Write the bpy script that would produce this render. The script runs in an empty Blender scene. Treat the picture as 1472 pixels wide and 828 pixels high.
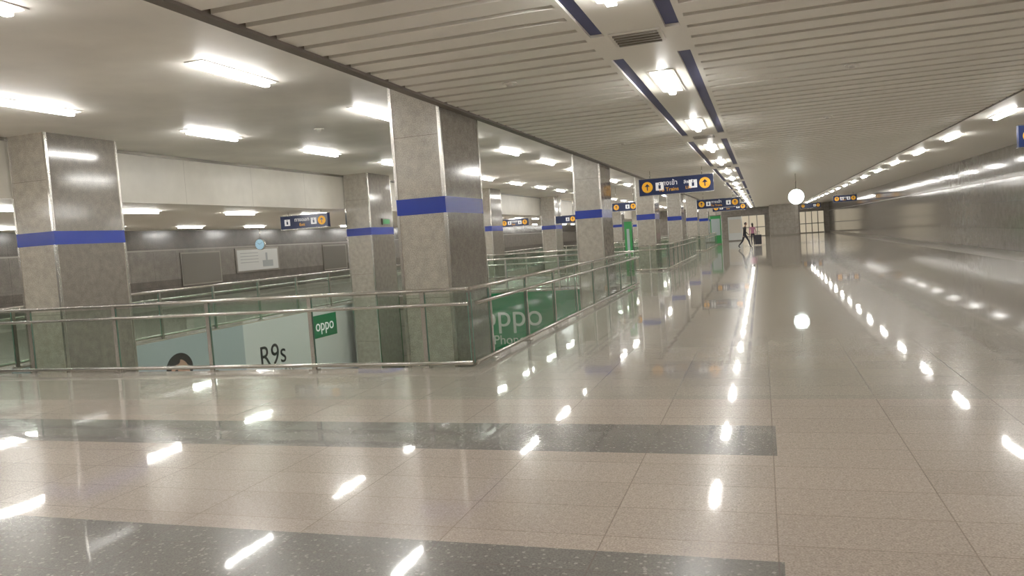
import bpy, math, random
from mathutils import Vector, Matrix
random.seed(3)
S = bpy.context.scene
COL = S.collection

# ------------------------------------------------------------ materials
def new_mat(name):
    m = bpy.data.materials.new(name); m.use_nodes = True
    nt = m.node_tree; b = nt.nodes['Principled BSDF']
    return m, nt, b
def simple(name, col, rough=.5, metal=0., emit=None, es=0., spec=.5):
    m, nt, b = new_mat(name)
    b.inputs['Base Color'].default_value = (*col, 1)
    b.inputs['Roughness'].default_value = rough
    b.inputs['Metallic'].default_value = metal
    b.inputs['Specular IOR Level'].default_value = spec
    if emit:
        b.inputs['Emission Color'].default_value = (*emit, 1)
        b.inputs['Emission Strength'].default_value = es
    return m
def N(nt, t, **k):
    n = nt.nodes.new(t)
    for a, v in k.items(): setattr(n, a, v)
    return n
def mth(nt, op, a, b=None):
    n = N(nt, 'ShaderNodeMath', operation=op)
    for i, v in enumerate((a, b)):
        if v is None: continue
        if isinstance(v, (int, float)): n.inputs[i].default_value = v
        else: nt.links.new(v, n.inputs[i])
    return n.outputs[0]
def mixc(nt, f, a, b, bt='MIX'):
    n = N(nt, 'ShaderNodeMix', data_type='RGBA', blend_type=bt)
    if isinstance(f, (int, float)): n.inputs[0].default_value = f
    else: nt.links.new(f, n.inputs[0])
    for i, v in ((6, a), (7, b)):
        if isinstance(v, tuple): n.inputs[i].default_value = (*v, 1)
        else: nt.links.new(v, n.inputs[i])
    return n.outputs[2]
def speck(nt, vec, scale, lo, hi, amount_a, amount_b):
    n = N(nt, 'ShaderNodeTexNoise'); n.inputs['Scale'].default_value = scale
    n.inputs['Detail'].default_value = 3
    nt.links.new(vec, n.inputs['Vector'])
    r = N(nt, 'ShaderNodeMapRange')
    r.inputs[1].default_value = lo; r.inputs[2].default_value = hi
    r.inputs[3].default_value = amount_a; r.inputs[4].default_value = amount_b
    nt.links.new(n.outputs[0], r.inputs[0])
    return r.outputs[0]

def floor_mat():
    m, nt, b = new_mat('terrazzo_floor')
    tc = N(nt, 'ShaderNodeTexCoord'); v = tc.outputs['Object']
    sep = N(nt, 'ShaderNodeSeparateXYZ'); nt.links.new(v, sep.inputs[0])
    x, y = sep.outputs[0], sep.outputs[1]
    def band(y0, y1):
        return mth(nt, 'MULTIPLY', mth(nt, 'GREATER_THAN', y, y0), mth(nt, 'LESS_THAN', y, y1))
    left = mth(nt, 'LESS_THAN', x, 0.03)
    d = mth(nt, 'ADD', band(5.65, 6.5), band(2.95, 3.85))
    d = mth(nt, 'ADD', d, band(0.25, 1.15))
    d = mth(nt, 'MULTIPLY', d, left)
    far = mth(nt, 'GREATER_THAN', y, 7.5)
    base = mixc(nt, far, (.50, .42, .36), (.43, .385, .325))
    # tile to tile variation
    def cell(sx, sy):
        c = N(nt, 'ShaderNodeCombineXYZ')
        nt.links.new(mth(nt, 'FLOOR', mth(nt, 'DIVIDE', x, sx)), c.inputs[0])
        nt.links.new(mth(nt, 'FLOOR', mth(nt, 'DIVIDE', y, sy)), c.inputs[1])
        w = N(nt, 'ShaderNodeTexWhiteNoise'); nt.links.new(c.outputs[0], w.inputs['Vector'])
        return w.outputs[0]
    var = mth(nt, 'ADD', mth(nt, 'MULTIPLY', cell(.9, .45), .10), .95)
    fine = speck(nt, v, 90, .35, .65, .76, 1.2)
    med = speck(nt, v, 28, .35, .65, .91, 1.06)
    f = mth(nt, 'MULTIPLY', mth(nt, 'MULTIPLY', var, fine), med)
    cmb = N(nt, 'ShaderNodeCombineXYZ')
    for i in range(3): nt.links.new(f, cmb.inputs[i])
    base = mixc(nt, 1.0, base, cmb.outputs[0], 'MULTIPLY')
    # dark bands w/ chips
    vor = N(nt, 'ShaderNodeTexVoronoi'); vor.inputs['Scale'].default_value = 22
    nt.links.new(v, vor.inputs['Vector'])
    chip = mth(nt, 'LESS_THAN', vor.outputs['Distance'], .22)
    dk = mixc(nt, mth(nt, 'MULTIPLY', chip, .55), (.20, .19, .175), (.48, .46, .42))
    dk = mixc(nt, 1.0, dk, cmb.outputs[0], 'MULTIPLY')
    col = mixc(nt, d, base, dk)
    # joints
    def joint(c, s, w):
        fr = mth(nt, 'FRACT', mth(nt, 'DIVIDE', c, s))
        return mth(nt, 'LESS_THAN', fr, w / s)
    j = mth(nt, 'MAXIMUM', joint(x, .9, .008), joint(y, .45, .007))
    col = mixc(nt, mth(nt, 'MULTIPLY', j, .5), col, (.16, .12, .10))
    nt.links.new(col, b.inputs['Base Color'])
    b.inputs['Roughness'].default_value = .24
    b.inputs['IOR'].default_value = 1.3
    b.inputs['Coat Weight'].default_value = .8
    b.inputs['Coat Roughness'].default_value = .035
    b.inputs['Coat IOR'].default_value = 1.4
    # slight unevenness
    n = N(nt, 'ShaderNodeTexNoise'); n.inputs['Scale'].default_value = 2.2; n.inputs['Detail'].default_value = 2
    nt.links.new(v, n.inputs['Vector'])
    bp = N(nt, 'ShaderNodeBump'); bp.inputs['Strength'].default_value = .02; bp.inputs['Distance'].default_value = .05
    nt.links.new(n.outputs[0], bp.inputs['Height']); nt.links.new(bp.outputs[0], b.inputs['Normal'])
    nt.links.new(bp.outputs[0], b.inputs['Coat Normal'])
    return m

def stone(name, ca, cb, rough, scale=60, tile=None, jcol=(.05, .045, .04), jw=.008, axis=(1, 2)):
    m, nt, b = new_mat(name)
    tc = N(nt, 'ShaderNodeTexCoord'); v = tc.outputs['Object']
    s = speck(nt, v, scale, .35, .65, 0, 1)
    s2 = speck(nt, v, scale * .12, .3, .7, .85, 1.12)
    col = mixc(nt, s, ca, cb)
    cmb = N(nt, 'ShaderNodeCombineXYZ')
    for i in range(3): nt.links.new(s2, cmb.inputs[i])
    col = mixc(nt, 1.0, col, cmb.outputs[0], 'MULTIPLY')
    if tile:
        sep = N(nt, 'ShaderNodeSeparateXYZ'); nt.links.new(v, sep.inputs[0])
        js = None
        for ax, sz in zip(axis, tile):
            fr = mth(nt, 'FRACT', mth(nt, 'DIVIDE', sep.outputs[ax], sz))
            k = mth(nt, 'LESS_THAN', fr, jw / sz)
            js = k if js is None else mth(nt, 'MAXIMUM', js, k)
        col = mixc(nt, js, col, jcol)
    nt.links.new(col, b.inputs['Base Color'])
    b.inputs['Roughness'].default_value = rough
    return m

def glass_mat():
    m = bpy.data.materials.new('railing_glass'); m.use_nodes = True
    nt = m.node_tree; nt.nodes.clear()
    o = N(nt, 'ShaderNodeOutputMaterial'); mx = N(nt, 'ShaderNodeMixShader')
    t = N(nt, 'ShaderNodeBsdfTransparent'); t.inputs[0].default_value = (.79, .89, .825, 1)
    g = N(nt, 'ShaderNodeBsdfGlossy'); g.inputs['Roughness'].default_value = .02
    lw = N(nt, 'ShaderNodeLayerWeight'); lw.inputs[0].default_value = .5
    f = mth(nt, 'ADD', mth(nt, 'MULTIPLY', mth(nt, 'POWER', lw.outputs['Facing'], 4.0), .75), .07)
    nt.links.new(f, mx.inputs[0]); nt.links.new(t.outputs[0], mx.inputs[1])
    nt.links.new(g.outputs[0], mx.inputs[2]); nt.links.new(mx.outputs[0], o.inputs[0])
    return m

M_FLOOR = floor_mat()
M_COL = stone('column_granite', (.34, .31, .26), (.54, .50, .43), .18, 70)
M_COLD = stone('column_granite_side_shade', (.17, .15, .125), (.26, .235, .20), .12, 70)  # same granite, darker: the side faces' reflective shade put into the colour
M_BLUE = simple('blue_band_enamel', (.006, .028, .30), .25)
M_STEEL = simple('brushed_steel', (.62, .60, .56), .25, 1.)
M_DSTEEL = simple('dark_steel', (.25, .23, .20), .3, 1.)
M_GLASS = glass_mat()
M_CEIL = stone('painted_ceiling', (.90, .87, .80), (.92, .89, .82), .5, 4)
M_SLAT = simple('ceiling_slat_paint', (.92, .89, .81), .4)
M_BACK = simple('ceiling_recess_shade', (.36, .32, .26), .7)  # tan shadow between the slats painted into the backing colour
M_TRIM = simple('ceiling_trim_brown', (.12, .095, .075), .5)
M_NAVY = simple('slot_navy', (.03, .04, .16), .5)
M_FASC = stone('fascia_paint', (.62, .58, .50), (.65, .61, .53), .35, 4, tile=(2.4, 5), axis=(1, 2), jcol=(.3, .27, .22))
M_LOWC = simple('soffit_paint', (.76, .72, .64), .5)
M_RWALL = stone('right_wall_panels', (.15, .137, .115), (.20, .18, .155), .10, 30, tile=(1.2, .9))
M_LWALL = stone('left_wall_tiles', (.085, .076, .064), (.125, .112, .096), .2, 30, tile=(1.2, .75))
M_LWALL2 = stone('left_wall_light_tiles', (.15, .137, .118), (.19, .173, .15), .2, 30, tile=(1.2, 3))
M_EWALL = stone('end_wall_tiles', (.32, .29, .25), (.38, .35, .30), .25, 30, tile=(1.2, .9), axis=(0, 2))
M_LAMP = simple('fluorescent_tube', (1, 1, 1), .5, emit=(1., .975, .92), es=66)
M_DIFF = simple('lamp_diffuser', (.9, .9, .88), .5, emit=(1., .98, .94), es=3.2)
M_WHITE = simple('white_panel', (.78, .81, .80), .35)
M_WFRAME = simple('white_frame', (.8, .77, .7), .4)
M_ADGREY = simple('ad_grey', (.45, .53, .55), .35)
M_GREEN = simple('ad_green', (.0, .20, .07), .3)
M_GREENL = simple('lit_green', (.03, .25, .07), .3, emit=(.08, .6, .12), es=.06)
M_BLACK = simple('black_plastic', (.012, .012, .014), .4)
M_TEXTW = simple('sign_white', (.8, .8, .8), .5, emit=(1, 1, 1), es=.3)
M_TEXTP = simple('print_white', (.60, .68, .62), .5)
M_TEXTY = simple('sign_yellow', (.8, .36, .015), .5, emit=(1, .5, .03), es=.25)
M_SIGN = simple('sign_navy', (.006, .013, .055), .3, emit=(.01, .03, .12), es=.12)
M_CLOCK = simple('clock_face_lit', (.9, .95, .92), .4, emit=(.9, 1, .95), es=4)
M_CLOCKB = simple('clock_face_blue', (.35, .55, .68), .4, emit=(.3, .5, .65), es=.25)
M_SKIN = simple('skin', (.50, .30, .21), .6)
M_HAIR = simple('black_hair', (.012, .009, .008), .5)
M_LOWF = stone('lower_floor', (.34, .31, .26), (.42, .38, .32), .25, 40, tile=(.9, .9), axis=(0, 1))
M_VOIDW = stone('void_wall', (.40, .38, .32), (.46, .43, .37), .3, 40, tile=(1.2, 1.0), axis=(1, 2))

# ------------------------------------------------------------ mesh builder
class MB:
    def __init__(s): s.v = []; s.f = []; s.m = []; s.sm = []
    def box(s, x0, x1, y0, y1, z0, z1, m=0):
        i = len(s.v)
        s.v += [(x0, y0, z0), (x1, y0, z0), (x1, y1, z0), (x0, y1, z0), (x0, y0, z1), (x1, y0, z1), (x1, y1, z1), (x0, y1, z1)]
        for q in ((0, 3, 2, 1), (4, 5, 6, 7), (0, 1, 5, 4), (1, 2, 6, 5), (2, 3, 7, 6), (3, 0, 4, 7)):
            s.f.append(tuple(i + k for k in q)); s.m.append(m); s.sm.append(False)
    def cyl(s, p0, p1, r, m=0, n=14, r1=None, flat=1.0):
        p0, p1 = Vector(p0), Vector(p1); d = (p1 - p0).normalized()
        up = Vector((0, 0, 1)) if abs(d.z) < .9 else Vector((1, 0, 0))
        a = d.cross(up).normalized(); b = a.cross(d).normalized()
        r1 = r if r1 is None else r1; i = len(s.v)
        for p, rr in ((p0, r), (p1, r1)):
            for k in range(n):
                t = 2 * math.pi * k / n
                s.v.append(tuple(p + a * math.cos(t) * rr + b * math.sin(t) * rr * flat))
        for k in range(n):
            k2 = (k + 1) % n
            s.f.append((i + k, i + k2, i + n + k2, i + n + k)); s.m.append(m); s.sm.append(True)
        s.f.append(tuple(i + k for k in reversed(range(n)))); s.m.append(m); s.sm.append(False)
        s.f.append(tuple(i + n + k for k in range(n))); s.m.append(m); s.sm.append(False)
    def poly(s, pts, m=0):
        i = len(s.v); s.v += [tuple(p) for p in pts]
        s.f.append(tuple(range(i, i + len(pts)))); s.m.append(m); s.sm.append(False)
    def obj(s, name, mats, parent=None, bevel=0, loc=None):
        me = bpy.data.meshes.new(name); me.from_pydata(s.v, [], s.f)
        for mt in mats: me.materials.append(mt)
        for p, mi, sm in zip(me.polygons, s.m, s.sm): p.material_index = mi; p.use_smooth = sm
        me.update()
        o = bpy.data.objects.new(name, me); COL.objects.link(o)
        if parent: o.parent = parent
        if loc: o.location = loc
        if bevel:
            bv = o.modifiers.new('b', 'BEVEL'); bv.width = bevel; bv.segments = 2; bv.limit_method = 'ANGLE'
        return o

XR, XL = 7.8, -22.3
Y0, Y1 = -8.0, 101.0
VX0, VX1 = -12.6, -3.75
VOIDS = [(9.5, 23.4), (31.6, 45.7), (54.1, 68.1)]
ZC, ZL, ZS = 3.6, 4.0, 2.95

# ------------------------------------------------------------ floor
b = MB()
T = -.45
b.box(VX1, XR, Y0, Y1, T, 0)
b.box(XL, VX0, Y0, Y1, T, 0)
ys = [Y0] + [v for p in VOIDS for v in p] + [Y1]
for i in range(0, len(ys), 2): b.box(VX0, VX1, ys[i], ys[i + 1], T, 0)
b.obj('floor', [M_FLOOR])
b = MB()
b.box(VX0 - 3, VX1 + 3, 2, Y1, -5.3, -5.0)
b.obj('floor_lower_level', [M_LOWF])
# walls of the openings, below the slab
for i, (a, c) in enumerate(VOIDS):
    b = MB()
    b.box(VX0 - .2, VX0, a - .2, c + .2, -5.0, T)
    b.box(VX1, VX1 + .2, a - .2, c + .2, -5.0, T)
    b.box(VX0, VX1, a - .2, a, -5.0, T)
    b.box(VX0, VX1, c, c + .2, -5.0, T)
    b.obj('wall_opening_%d' % (i + 1), [M_VOIDW])

# ------------------------------------------------------------ walls
b = MB()
b.box(XR, XR + .3, Y0, Y1, 0, ZC)
b.box(XR - .02, XR, Y0, Y1, 0, .15, 1)
b.box(XR - .015, XR, Y0, Y1, 2.55, 2.60, 1)
b.obj('wall_right', [M_RWALL, M_DSTEEL])
b = MB(); b.box(XL - .3, XL, Y0, Y1, 0, ZL + .3)
b.box(XL, XL + .02, Y0, Y1, 0, .12, 1)
b.box(XL, XL + .012, Y0, Y1, 2.15, 2.2, 1)
b.box(XL, XL + .008, Y0, Y1, 1.0, 2.15, 2)
b.obj('wall_left', [M_LWALL, M_DSTEEL, M_LWALL2])
b = MB(); b.box(XL, XR, Y1, Y1 + .3, 0, ZL + .3); b.obj('wall_back', [M_EWALL])
b = MB(); b.box(XL, XR, Y0 - .3, Y0, 0, ZL + .3); b.obj('wall_front', [M_EWALL])

# ------------------------------------------------------------ ceilings
b = MB()
# slats running across the hall
y = Y0 + .05
while y < Y1 - .4:
    b.box(-4.08, -1.6, y, y + .33, ZC, ZC + .05, 0)
    b.box(-.6, 4.35, y, y + .33, ZC, ZC + .05, 0)
    y += .44
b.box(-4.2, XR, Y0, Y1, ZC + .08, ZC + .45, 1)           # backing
b.box(4.35, XR, Y0, Y1, ZC, ZC + .06, 0)
b.box(4.30, 4.35, Y0, Y1, ZC - .01, ZC + .1, 2)
b.box(-4.2, -4.08, Y0, Y1, ZC - .03, ZL + .05, 2)        # brown edge trim
# centre service strip with navy slots
b.box(-1.6, -1.54, Y0, Y1, ZC, ZC + .06, 0)
b.box(-1.40, -.80, Y0, Y1, ZC, ZC + .06, 0)
b.box(-.66, -.6, Y0, Y1, ZC, ZC + .06, 0)
b.box(-1.54, -1.40, Y0, Y1, ZC + .03, ZC + .07, 3)
b.box(-.80, -.66, Y0, Y1, ZC + .03, ZC + .07, 3)
gy = -1.65
while gy < Y1 - 2:
    b.box(-1.54, -1.40, gy, gy + 1.1, ZC, ZC + .03, 0)
    b.box(-.80, -.66, gy, gy + 1.1, ZC, ZC + .03, 0)
    gy += 9.4
b.obj('ceiling', [M_SLAT, M_BACK, M_TRIM, M_NAVY])
b = MB(); b.box(-12.3, -4.2, Y0, Y1, ZL, ZL + .3); b.obj('ceiling_left', [M_CEIL])
b = MB(); b.box(XL, -12.36, Y0, Y1, ZS, ZS + .3); b.obj('ceiling_soffit', [M_LOWC])
b = MB(); b.box(-12.36, -12.3, Y0, Y1, ZS, ZL)
b.box(-12.3, -12.27, Y0, Y1, ZL - .06, ZL, 1)
b.obj('trim_1', [M_FASC, M_DSTEEL])

# air grilles in the centre strip
gy = 7.95
while gy < 70:
    b = MB()
    b.box(-1.36, -.84, gy - .26, gy + .26, ZC - .015, ZC - .004, 0)
    for q in range(5):
        b.box(-1.32, -.88, gy - .22 + q * .1, gy - .18 + q * .1, ZC - .03, ZC - .015, 1)
    b.obj('air_vent_grille', [M_WFRAME, M_DSTEEL])
    gy += 9.4

# lamps: housing, diffuser tray and a tube under it
def lamp_row(name, x, y_start, pitch, z, ymax, w=.26, L=1.55):
    b = MB(); y = y_start
    while y < ymax:
        b.box(x - w / 2 - .03, x + w / 2 + .03, y - L / 2 - .03, y + L / 2 + .03, z - .010, z, 0)
        b.box(x - w / 2, x + w / 2, y - L / 2, y + L / 2, z - .016, z - .010, 1)
        b.box(x - .04, x + .04, y - L / 2 + .06, y + L / 2 - .06, z - .07, z - .03, 2)
        y += pitch
    return b.obj(name, [M_WFRAME, M_DIFF, M_LAMP])
lamp_row('fluorescent_ceiling_light', -1.10, -3.5, 4.67, ZC, 98, .26, 1.5)
lamp_row('fluorescent_ceiling_light', 4.95, -4.5, 4.67, ZC, 98, .22, 1.45)
lamp_row('fluorescent_ceiling_light', -6.25, -2.85, 3.75, ZL, 98, .2, 1.45)
lamp_row('fluorescent_ceiling_light', -9.65, -2.85, 3.75, ZL, 98, .2, 1.45)
lamp_row('fluorescent_ceiling_light', -14.0, -4.0, 3.75, ZS, 98, .16, 1.3)
lamp_row('fluorescent_ceiling_light', -19.8, -6.75, 3.75, ZS, 98, .16, 1.3)

# sprinklers / detectors
for (x, y, z) in [(-2.9, 9.3, ZC), (.9, 7.2, ZC), (1.2, 11.0, ZC), (-9.1, 6.6, ZL), (-7.9, 13.0, ZL), (1.3, 16.2, ZC), (-2.8, 17, ZC)]:
    b = MB()
    b.cyl((x, y, z), (x, y, z - .02), .09, 0, 20)
    b.cyl((x, y, z - .02), (x, y, z - .05), .05, 0, 16, r1=.035)
    b.obj('smoke_detector', [M_WFRAME])

# ------------------------------------------------------------ columns
def column(x0, x1, y0, y1, zb, zt):
    b = MB()
    b.box(x0, x1, y0 + .0, y1, zb, 2.1, 0)
    b.box(x0, x1, y0, y1, 2.33, zt, 0)
    e = .004
    b.box(x0 - e, x1 + e, y0 - e, y1 + e, 2.1, 2.33, 2)
    # side panels, their reflective darkening painted into the granite colour
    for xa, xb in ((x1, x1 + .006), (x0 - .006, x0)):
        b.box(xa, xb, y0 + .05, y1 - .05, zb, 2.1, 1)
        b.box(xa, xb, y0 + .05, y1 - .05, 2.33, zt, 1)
    # steel corner trims
    w = .035; e = .010
    for cx, sx in ((x0, 1), (x1, -1)):
        for cy, sy in ((y0, 1), (y1, -1)):
            for (za, zc) in ((zb, 2.1), (2.33, zt)):
                b.box(min(cx - sx * e, cx + sx * w), max(cx - sx * e, cx + sx * w),
                      min(cy - sy * e, cy + sy * w), max(cy - sy * e, cy + sy * w), za, zc, 3)
    # horizontal joints
    for z in (-3.6, -2.4, -1.2, .9, 3.2):
        if zb < z < zt:
            b.box(x0 - .009, x1 + .009, y0 - .003, y1 + .003, z, z + .006, 4)
    if zb == 0:
        b.box(x0 - .014, x1 + .014, y0 - .014, y1 + .014, 0, .12, 3)
    return b.obj('granite_column', [M_COL, M_COLD, M_BLUE, M_STEEL, M_TRIM])
for k in range(-1, 8):
    y = 10.1 + 11.2 * k
    inv = any(a < y < c for a, c in VOIDS)
    zb = -5.0 if inv else 0
    column(-4.97, -4.215, y, y + 1.52, zb, ZL)
    column(-12.26, -11.42, y, y + 1.52, zb, ZL)

# ------------------------------------------------------------ railings
M_GEDGE = simple('glass_edge', (.10, .22, .17), .1)
def railing(p0, p1, side, spacing=1.75, first=None, name='glass_railing'):
    """straight run p0->p1 (xy), side = unit xy toward the walkway"""
    b = MB()
    p0 = Vector((*p0, 0)); p1 = Vector((*p1, 0)); d = (p1 - p0); L = d.length; d.normalize()
    s = Vector((*side, 0))
    def P(t, o, z): return p0 + d * t + s * o + Vector((0, 0, z))
    b.cyl(P(0, 0, 1.05), P(L, 0, 1.05), .042, 0, 16, flat=.6)
    b.cyl(P(0, .09, .86), P(L, .09, .86), .024, 0, 12)
    b.cyl(P(0, .05, .075), P(L, .05, .075), .028, 0, 12)
    ts = []
    t = first if first is not None else .7
    while t < L - .15: ts.append(t); t += spacing
    for t in ts:
        for o in (-.016, .016):
            q = P(t, o, 0)
            hx = .03 * abs(d.x) + .006 * abs(s.x); hy = .03 * abs(d.y) + .006 * abs(s.y)
            b.box(q.x - hx, q.x + hx, q.y - hy, q.y + hy, 0, 1.03, 0)
        b.cyl(P(t, 0, .83), P(t, .09, .84), .010, 0, 8)
        q = P(t, 0, 0)
        b.box(q.x - .06, q.x + .06, q.y - .06, q.y + .06, 0, .015, 0)
    edges = [0.0] + ts + [L]
    for a, c in zip(edges[:-1], edges[1:]):
        if c - a < .12: continue
        q0 = P(a + .035, 0, .06); q1 = P(c - .035, 0, .06); h = Vector((0, 0, .94))
        b.poly([q0, q1, q1 + h, q0 + h], 1)
        # polished glass edges
        for q in (q0, q1):
            b.box(q.x - .004, q.x + .004, q.y - .004, q.y + .004, .06, 1.0, 2)
    return b.obj(name, [M_STEEL, M_GLASS, M_GEDGE])
for (a, c) in VOIDS:
    xr = VX1 + .06; xl = VX0 - .06
    railing((xr, a - .07), (xl, a - .07), (0, -1), first=.68)
    railing((xr, a - .07), (xr, c + .07), (1, 0), first=.75)
    railing((xr, c + .07), (xl, c + .07), (0, 1), first=.68)
    railing((xl, a - .07), (xl, c + .07), (-1, 0), first=.75)

# ------------------------------------------------------------ text helper
def text(body, size, loc, rot, mat, parent, name='lettering', ax='CENTER', sx=1.0):
    c = bpy.data.curves.new(name, 'FONT'); c.body = body; c.size = size
    c.align_x = ax; c.align_y = 'CENTER'; c.extrude = .002
    c.materials.append(mat)
    o = bpy.data.objects.new(name, c); COL.objects.link(o)
    o.location = loc; o.rotation_euler = rot; o.scale = (sx, 1, 1)
    if parent: o.parent = parent
    return o
FR = (math.pi / 2, 0, 0)                 # faces -Y
RX = (math.pi / 2, 0, math.pi / 2)       # faces +X

# ------------------------------------------------------------ adverts in the first opening
b = MB()
X = VX0
b.box(X, X + .03, 10.0, 16.3, -4.2, -.03, 1)
b.box(X, X + .03, 16.3, 23.0, -4.2, -.03, 0)
b.box(X + .03, X + .04, 19.4, 20.75, -.85, -.18, 2)
# printed portrait (flat layers)
def disc(cy, cz, ry, rz, x, m, n=28, half=False):
    pts = [(x, cy + ry * math.cos(2 * math.pi * k / n), cz + rz * math.sin(2 * math.pi * k / n)) for k in range(n)]
    b.poly(pts, m)
cy, cz = 14.0, -.78
disc(cy, cz + .05, .42, .36, X + .034, 4)          # hair
b.poly([(X + .032, cy - .75, -2.6), (X + .032, cy + .75, -2.6), (X + .032, cy + .62, -1.55), (X + .032, cy + .2, -1.32), (X + .032, cy - .2, -1.32), (X + .032, cy - .62, -1.55)], 5)
b.poly([(X + .036, cy - .13, -1.5), (X + .036, cy + .13, -1.5), (X + .036, cy + .13, -1.0), (X + .036, cy - .13, -1.0)], 3)
disc(cy, cz - .14, .31, .40, X + .038, 3)
disc(cy - .16, cz + .23, .18, .08, X + .040, 4)
for q in (-.12, .12):
    disc(cy + q, cz + .03, .05, .022, X + .041, 4, 14)
    b.poly([(X + .041, cy + q - .07, cz + .085), (X + .041, cy + q + .07, cz + .085), (X + .041, cy + q + .07, cz + .105), (X + .041, cy + q - .07, cz + .105)], 4)
b.poly([(X + .041, cy - .07, cz - .30), (X + .041, cy + .07, cz - .30), (X + .041, cy + .04, cz - .335), (X + .041, cy - .04, cz - .335)], 6)
ad = b.obj('wall_advertisement', [M_WHITE, M_ADGREY, M_GREEN, M_SKIN, M_HAIR, M_WHITE, simple('lips', (.5, .08, .08), .5)])
text('R9s', .80, (X + .036, 17.45, -1.00), RX, M_BLACK, ad)
text('Now, it\'s clear', .24, (X + .036, 18.0, -1.45), RX, M_BLACK, ad)
text('oppo', .48, (X + .046, 20.07, -.50), RX, M_TEXTW, ad)
b = MB()
b.box(-11.3, -5.2, 23.33, 23.39, -3.0, -.03, 0)
ad2 = b.obj('green_advertisement_panel', [M_GREEN])
text('oppo', 1.0, (-7.75, 23.32, -.80), FR, M_TEXTP, ad2)
text('Camera Phone', .42, (-8.6, 23.32, -1.55), FR, M_TEXTP, ad2)

# ------------------------------------------------------------ hanging signs
def sign(x, y, z, w, h, ztop, left=True, right=True, t1='', t2='', t3='', depth=.14):
    b = MB()
    b.box(x - w / 2, x + w / 2, y, y + depth, z - h / 2, z + h / 2, 0)
    b.box(x - w / 2 - .012, x + w / 2 + .012, y - .006, y + depth + .006, z + h / 2, z + h / 2 + .02, 1)
    b.box(x - w / 2 - .012, x + w / 2 + .012, y - .006, y + depth + .006, z - h / 2 - .02, z - h / 2, 1)
    for q in (-.35, .35):
        b.cyl((x + q * w, y + depth / 2, z + h / 2), (x + q * w, y + depth / 2, ztop), .014, 1, 8)
    r = h * .33
    def arrow(cx):
        b.cyl((cx, y - .003, z), (cx, y - .006, z), r, 2, 24)
        yy = y - .0075
        b.poly([(cx - .1 * r, yy, z - .6 * r), (cx + .1 * r, yy, z - .6 * r), (cx + .1 * r, yy, z + .2 * r), (cx - .1 * r, yy, z + .2 * r)], 0)
        b.poly([(cx - .5 * r, yy, z + .1 * r), (cx, yy, z + .02), (cx + .5 * r, yy, z + .1 * r), (cx + .0, yy, z + .65 * r)], 0)
    def picto(cx, m):
        s = h * .24
        b.box(cx - s, cx + s, y - .004, y - .001, z - s, z + s, m)
        b.box(cx - s * .3, cx + s * .3, y - .007, y - .004, z - s * .6, z + s * .35, 0)
        b.cyl((cx, y - .004, z + s * .65), (cx, y - .007, z + s * .65), s * .2, 0, 10)
    if left: arrow(x - w / 2 + h * .5)
    if right: arrow(x + w / 2 - h * .5)
    picto(x - w / 2 + h * (1.25 if left else .6), 3) if t1 else None
    picto(x + w / 2 - h * (1.2 if right else .6), 3)
    o = b.obj('hanging_direction_sign', [M_SIGN, M_STEEL, M_TEXTY, M_TEXTW])
    tx = x - w * .04 if not t3 else x - w * .10
    if t1: text(t1, h * .40, (tx, y - .004, z + h * .16), FR, M_TEXTW, o)
    if t2: text(t2, h * .31, (tx, y - .004, z - h * .22), FR, M_TEXTY, o)
    if t3:
        text(t3, h * .28, (x + w * .165, y - .004, z + h * .14), FR, M_TEXTW, o)
        text('Lift', h * .26, (x + w * .165, y - .004, z - h * .2), FR, M_TEXTY, o)
    return o
sign(-2.62, 25.9, 3.07, 2.4, .54, ZC, t1='ทางเข้า', t2='To Trains', t3='ลิฟต์')
sign(-2.35, 46.5, 2.95, 2.4, .52, ZC, t1='ทางเข้า', t2='To Trains')
sign(-2.2, 59.0, 2.95, 2.4, .5, ZC, t1='ทางออก', t2='Exit')
sign(-13.25, 20.5, 2.64, 1.65, .40, ZS, left=False, t1='ทางออก', t2='Exit')
sign(-13.5, 42.4, 2.62, 1.65, .42, ZS, t1='ทางออก', t2='Exit')
sign(-10.6, 43.0, 2.60, 1.2, .42, ZL, left=False)
sign(-6.7, 40.0, 2.95, 1.3, .42, ZL)
sign(6.35, 19.4, 3.12, 2.0, .46, ZC, left=True, t1='ทางออก', t2='Exit')
sign(6.3, 66.0, 3.1, 1.7, .5, ZC, t1='ทางออก', t2='Exit')
sign(5.0, 88.0, 3.1, 2.0, .5, ZC)

# ------------------------------------------------------------ clocks
def clock(x, y, z, r, ztop, face, name='hanging_station_clock'):
    b = MB()
    b.cyl((x, y - .06, z), (x, y + .06, z), r, 1, 40)
    b.cyl((x, y - .062, z), (x, y - .068, z), r * .92, 0, 40)
    b.cyl((x, y + .062, z), (x, y + .068, z), r * .92, 0, 40)
    b.cyl((x, y, z + r * .98), (x, y, ztop), .018, 1, 10)
    for k in range(12):
        a = math.pi * k / 6; rr = r * .78
        b.cyl((x + rr * math.sin(a), y - .068, z + rr * math.cos(a)), (x + rr * math.sin(a), y - .071, z + rr * math.cos(a)), r * .035, 2, 6)
    for a, l, w in ((math.radians(305), .45, .03), (math.radians(60), .68, .02)):
        dx, dz = math.sin(a), math.cos(a); l *= r; w *= r
        b.poly([(x - dz * w, y - .072, z + dx * w), (x + dz * w, y - .072, z - dx * w), (x + dz * w + dx * l, y - .072, z - dx * w + dz * l), (x - dz * w + dx * l, y - .072, z + dx * w + dz * l)], 2)
    return b.obj(name, [face, M_STEEL, M_BLACK])
clock(1.42, 34.6, 2.63, .34, ZC, M_CLOCK)
clock(-20.6, 28.4, 2.2, .24, ZS, M_CLOCKB)

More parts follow.
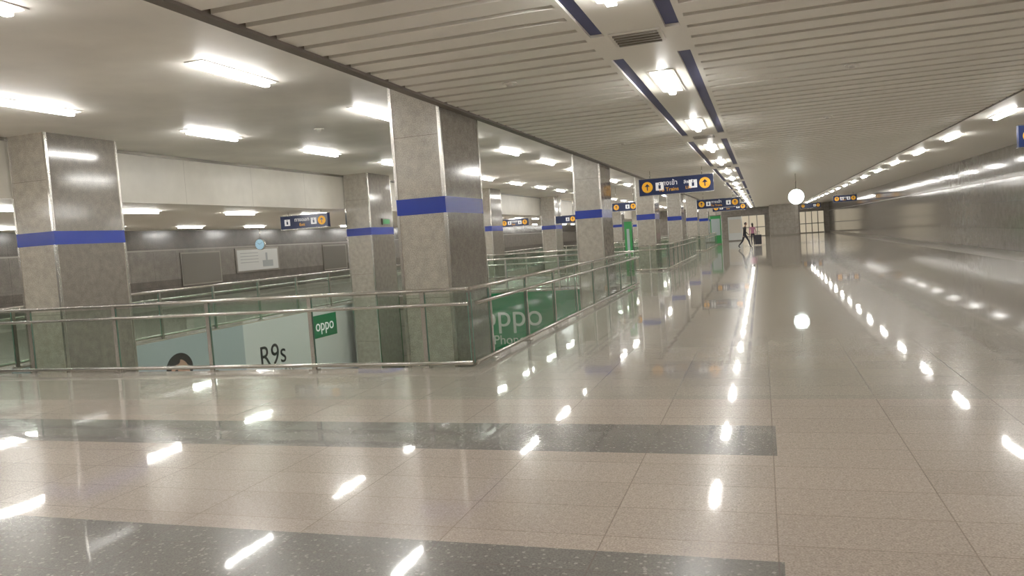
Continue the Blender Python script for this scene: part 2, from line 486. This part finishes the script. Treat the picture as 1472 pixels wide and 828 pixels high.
# ------------------------------------------------------------ left wall boards
b = MB()
b.box(XL + .01, XL + .06, 28.8, 32.0, 1.0, 2.1, 0)
b.box(XL + .06, XL + .065, 28.9, 31.9, 1.08, 2.02, 1)
for k in range(4): b.box(XL + .065, XL + .068, 29.1, 30.4, 1.85 - k * .14, 1.88 - k * .14, 2)
b.box(XL + .065, XL + .068, 30.7, 31.5, 1.2, 1.5, 2)
b.box(XL + .065, XL + .068, 30.95, 31.1, 1.5, 1.85, 2)
b.obj('wall_notice_board', [M_DSTEEL, simple('notice_paper', (.55, .56, .54), .5), simple('print_grey', (.3, .32, .32), .5)])
M_CASE = simple('display_case_glass', (.15, .14, .12), .15)
for y in (19.0, 25.4, 36.0):
    b = MB()
    b.box(XL + .01, XL + .05, y, y + 2.4, .7, 2.05, 0); b.box(XL + .05, XL + .056, y + .06, y + 2.34, .76, 1.99, 1)
    b.obj('poster_frame', [M_DSTEEL, M_CASE])

# exit sign on the second-row column
b = MB(); b.box(-11.40, -11.36, 22.0, 22.5, 2.4, 2.6, 0); b.box(-11.36, -11.355, 22.03, 22.47, 2.43, 2.57, 1)
b.obj('exit_sign', [M_DSTEEL, M_GREENL])

# ------------------------------------------------------------ distant kiosks
def kiosk(x0, x1, y0, y1, h, m, name):
    b = MB()
    b.box(x0, x1, y0, y1, 0, h, 0)
    b.box(x0 + .08, x1 - .08, y0 - .02, y0, .8, h - .25, 1)
    b.box(x0 - .03, x1 + .03, y0 - .03, y1 + .03, h, h + .08, 2)
    b.box(x1, x1 + .02, y0 + .1, y1 - .1, .3, h - .25, 1)
    b.box(x0 - .02, x1 + .02, y0 - .02, y1 + .02, 0, .1, 2)
    return b.obj(name, [m, M_ADGREY if m is not M_WHITE else M_LOWC, M_DSTEEL])
kiosk(-4.3, -3.4, 70.0, 71.0, 2.5, M_GREENL, 'advertising_kiosk')
kiosk(-3.2, -1.9, 80.0, 82.0, 2.4, M_WHITE, 'ticket_machine')
kiosk(-4.55, -4.3, 26.8, 27.0, 2.0, M_GREENL, 'advertising_kiosk')
# service block & lit doors at the far end
b = MB(); b.box(.9, 4.0, 94, 97, 0, ZC); b.box(.88, 4.02, 93.98, 97.02, 0, .15, 1); b.obj('wall_service_block', [M_EWALL, M_DSTEEL])
M_WARM = simple('lit_glass', (.4, .36, .28), .3, emit=(1, .85, .6), es=.4)
for i, (xa, xb) in enumerate(((-3.4, .4), (4.4, 7.2))):
    b = MB(); b.box(xa, xb, Y1 - .05, Y1 - .01, .1, 2.6, 0)
    n = 4
    for k in range(n + 1):
        x = xa + (xb - xa) * k / n; b.box(x - .05, x + .05, Y1 - .1, Y1 - .05, 0, 2.7, 1)
    b.box(xa, xb, Y1 - .1, Y1 - .05, 2.6, 2.7, 1); b.box(xa, xb, Y1 - .1, Y1 - .05, 1.1, 1.2, 1)
    b.obj('door_%d' % (i + 1), [M_WARM, M_DSTEEL])

# ------------------------------------------------------------ people
def outfit(name, zones):
    """object-space z driven clothing colours; zones = [(zmax, col), ...]"""
    m, nt, bs = new_mat(name)
    tc = N(nt, 'ShaderNodeTexCoord'); sep = N(nt, 'ShaderNodeSeparateXYZ')
    nt.links.new(tc.outputs['Object'], sep.inputs[0])
    col = zones[-1][1]
    for zmax, c in reversed(zones[:-1]):
        col = mixc(nt, mth(nt, 'LESS_THAN', sep.outputs[2], zmax), col, c)
    nt.links.new(col, bs.inputs['Base Color']); bs.inputs['Roughness'].default_value = .7
    return m
def person(loc, heading, J, zones, scale=1.0, name='person', hair_long=False):
    par = bpy.data.objects.new(name, None); COL.objects.link(par)
    par.location = loc; par.rotation_euler = (0, 0, heading); par.scale = (scale,) * 3
    names = list(J.keys()); idx = {n: i for i, n in enumerate(names)}
    edges = [('pelvis', 'waist'), ('waist', 'chest'), ('chest', 'neck'), ('neck', 'skull'), ('chest', 'shL'), ('chest', 'shR'),
             ('shL', 'elL'), ('elL', 'wrL'), ('wrL', 'paL'), ('shR', 'elR'), ('elR', 'wrR'), ('wrR', 'paR'),
             ('pelvis', 'hiL'), ('pelvis', 'hiR'), ('hiL', 'knL'), ('knL', 'anL'), ('anL', 'toL'), ('hiR', 'knR'), ('knR', 'anR'), ('anR', 'toR')]
    me = bpy.data.meshes.new('body'); me.from_pydata([J[n][0] for n in names], [(idx[a], idx[c]) for a, c in edges], [])
    o = bpy.data.objects.new('body', me); COL.objects.link(o); o.parent = par
    sk = o.modifiers.new('skin', 'SKIN')
    for i, n in enumerate(names):
        r = J[n][1]; me.skin_vertices[0].data[i].radius = r if isinstance(r, tuple) else (r, r)
    me.skin_vertices[0].data[idx['pelvis']].use_root = True
    sb = o.modifiers.new('sub', 'SUBSURF'); sb.levels = 2; sb.render_levels = 2
    sk.use_smooth_shade = True
    me.materials.append(outfit('clothes_' + name, zones))
    # head
    hb = MB(); c = Vector(J['skull'][0]) + Vector((0, .015, .06))
    nl, ns = 14, 20
    for i in range(nl + 1):
        ph = math.pi * i / nl
        for k in range(ns):
            th = 2 * math.pi * k / ns
            w = 1 - .18 * max(0, -math.cos(ph)) * 1.0
            hb.v.append((c.x + .078 * w * math.sin(ph) * math.cos(th), c.y + .098 * w * math.sin(ph) * math.sin(th), c.z + .118 * math.cos(ph)))
    for i in range(nl):
        for k in range(ns):
            hb.f.append((i * ns + k, i * ns + (k + 1) % ns, (i + 1) * ns + (k + 1) % ns, (i + 1) * ns + k))
            ph = math.pi * (i + .5) / nl; th = 2 * math.pi * (k + .5) / ns
            back = math.sin(th) < .35
            hairy = ph < .95 or (back and ph < 2.1)
            hb.m.append(1 if hairy else 0); hb.sm.append(True)
    hb.cyl((c.x, c.y + .095, c.z + .01), (c.x, c.y + .118, c.z - .02), .008, 0, 8, r1=.014)
    for q in (-1, 1):
        hb.cyl((c.x + q * .03, c.y + .088, c.z + .012), (c.x + q * .03, c.y + .094, c.z + .012), .010, 1, 8)
        hb.cyl((c.x + q * .072, c.y, c.z), (c.x + q * .088, c.y - .01, c.z), .024, 0, 10)
    hb.cyl((c.x - .022, c.y + .088, c.z - .05), (c.x + .022, c.y + .088, c.z - .05), .006, 2, 6)
    if hair_long:
        hb.cyl((c.x, c.y - .045, c.z + .02), (c.x, c.y - .08, c.z - .22), .08, 1, 14, r1=.05)
    hb.obj('head', [M_SKIN, M_HAIR, simple('lip', (.35, .1, .09), .5)], parent=par)
    # fingers
    for sd in ('L', 'R'):
        pa = Vector(J['pa' + sd][0]); wr = Vector(J['wr' + sd][0]); d = (pa - wr).normalized()
        side = d.cross(Vector((1, 0, 0))).normalized()
        fv = []; fe = []; fr = []
        for q, (o_, L) in enumerate(((-.03, .062), (-.010, .075), (.010, .07), (.028, .055))):
            a = len(fv)
            p = pa - d * .01 + side * o_
            fv += [p, p + d * L * .5, p + d * L * .8 + Vector((-.012 if sd == 'R' else .012, 0, 0)), p + d * L + Vector((-.025 if sd == 'R' else .025, 0, 0))]
            fe += [(a, a + 1), (a + 1, a + 2), (a + 2, a + 3)]; fr += [.009, .009, .008, .007]
        a = len(fv); p = wr + d * .03 + side * -.02
        fv += [p, p + side * -.03 + d * .03, p + side * -.036 + d * .062]; fe += [(a, a + 1), (a + 1, a + 2)]; fr += [.011, .010, .008]
        fm = bpy.data.meshes.new('fingers'); fm.from_pydata([tuple(v) for v in fv], fe, [])
        fo = bpy.data.objects.new('fingers_' + sd, fm); COL.objects.link(fo); fo.parent = par
        s2 = fo.modifiers.new('skin', 'SKIN')
        for i, r in enumerate(fr): fm.skin_vertices[0].data[i].radius = (r, r)
        for i in (0, 4, 8, 12, 16): fm.skin_vertices[0].data[i].use_root = True
        fo.modifiers.new('sub', 'SUBSURF').levels = 1
        fm.materials.append(M_SKIN)
    return par
# walking figure, mid-stride (local +Y is forward)
W = {
 'pelvis': ((0, 0, .95), (.13, .10)), 'waist': ((0, .02, 1.10), (.12, .095)), 'chest': ((0, .05, 1.32), (.15, .11)),
 'neck': ((0, .08, 1.48), .052), 'skull': ((0, .10, 1.58), .055),
 'shL': ((-.18, .05, 1.40), .058), 'elL': ((-.23, .14, 1.14), .043), 'wrL': ((-.21, .30, .95), .030), 'paL': ((-.20, .35, .90), (.034, .022)),
 'shR': ((.18, .04, 1.40), .058), 'elR': ((.24, -.10, 1.14), .043), 'wrR': ((.24, -.16, .89), .030), 'paR': ((.24, -.17, .82), (.034, .022)),
 'hiL': ((-.09, 0, .88), .088), 'knL': ((-.10, -.10, .50), .062), 'anL': ((-.10, -.40, .17), .042), 'toL': ((-.10, -.30, .05), .035),
 'hiR': ((.09, .02, .88), .088), 'knR': ((.10, .24, .50), .062), 'anR': ((.10, .36, .09), .042), 'toR': ((.10, .52, .045), .035),
}
dark = (.015, .015, .018); skin = (.45, .26, .18)
person((-1.15, 54.6, 0), math.radians(-70), W,
       [(.08, (.02, .02, .02)), (.97, (.02, .02, .03)), (1.44, dark), (3, skin)], name='walking_person')
ST = dict(W)
ST.update({
 'chest': ((0, .0, 1.32), (.14, .10)), 'neck': ((0, .0, 1.48), .048), 'skull': ((0, .01, 1.58), .055),'waist': ((0, 0, 1.10), (.115, .09)),
 'elL': ((-.22, -.03, 1.14), .04), 'wrL': ((-.22, .02, .90), .028), 'paL': ((-.22, .03, .83), (.032, .02)),
 'elR': ((.22, -.03, 1.14), .04), 'wrR': ((.24, .02, .90), .028), 'paR': ((.24, .03, .83), (.032, .02)),
 'knL': ((-.09, .02, .50), .06), 'anL': ((-.09, -.02, .09), .042), 'toL': ((-.10, .13, .045), .035),
 'knR': ((.09, .02, .50), .06), 'anR': ((.09, -.02, .09), .042), 'toR': ((.10, .13, .045), .035)})
person((-.68, 60.5, 0), math.radians(10), ST,
       [(.08, (.02, .02, .02)), (.93, (.03, .025, .035)), (1.43, (.55, .22, .33)), (3, skin)], name='standing_woman', scale=.96, hair_long=True)
# suitcase
b = MB()
x, y = -.30, 60.2
b.box(x - .24, x + .24, y - .14, y + .14, .07, .78, 0)
for k in range(5): b.box(x - .19 + k * .09, x - .17 + k * .09, y - .148, y - .14, .12, .73, 0)
for sx in (-.18, .18):
    for sy in (-.09, .09): b.cyl((x + sx - .015, y + sy, .035), (x + sx + .015, y + sy, .035), .035, 1, 12); b.box(x + sx - .02, x + sx + .02, y + sy - .02, y + sy + .02, .03, .08, 1)
for sx in (-.1, .1): b.cyl((x + sx, y + .1, .78), (x + sx, y + .1, 1.02), .01, 1, 8)
b.cyl((x - .11, y + .1, 1.02), (x + .11, y + .1, 1.02), .014, 1, 8)
b.obj('suitcase', [simple('suitcase_shell', (.02, .02, .03), .35), M_DSTEEL], bevel=.012)

# ------------------------------------------------------------ world + camera
w = bpy.data.worlds.new('world'); S.world = w; w.use_nodes = True
w.node_tree.nodes['Background'].inputs[0].default_value = (.5, .47, .42, 1)
w.node_tree.nodes['Background'].inputs[1].default_value = .3

psi, phi, th = math.radians(18.18), math.radians(3.57), math.atan(.0688)
r0 = Vector((math.cos(psi), math.sin(psi), 0))
fw = Vector((-math.sin(psi) * math.cos(phi), math.cos(psi) * math.cos(phi), -math.sin(phi)))
u0 = Vector((-math.sin(psi) * math.sin(phi), math.cos(psi) * math.sin(phi), math.cos(phi)))
R = r0 * math.cos(th) - u0 * math.sin(th)
U = r0 * math.sin(th) + u0 * math.cos(th)
cd = bpy.data.cameras.new('camera'); cam = bpy.data.objects.new('camera', cd); COL.objects.link(cam)
mat = Matrix((R, U, -fw)).transposed().to_4x4(); mat.translation = (0, 0, 1.65)
cam.matrix_world = mat
cd.sensor_width = 36; cd.lens = 36 * 1108 / 1472; cd.clip_end = 400; cd.clip_start = .05
S.camera = cam
S.view_settings.view_transform = 'Standard'
S.view_settings.exposure = 0.0
S.view_settings.gamma = 1.12
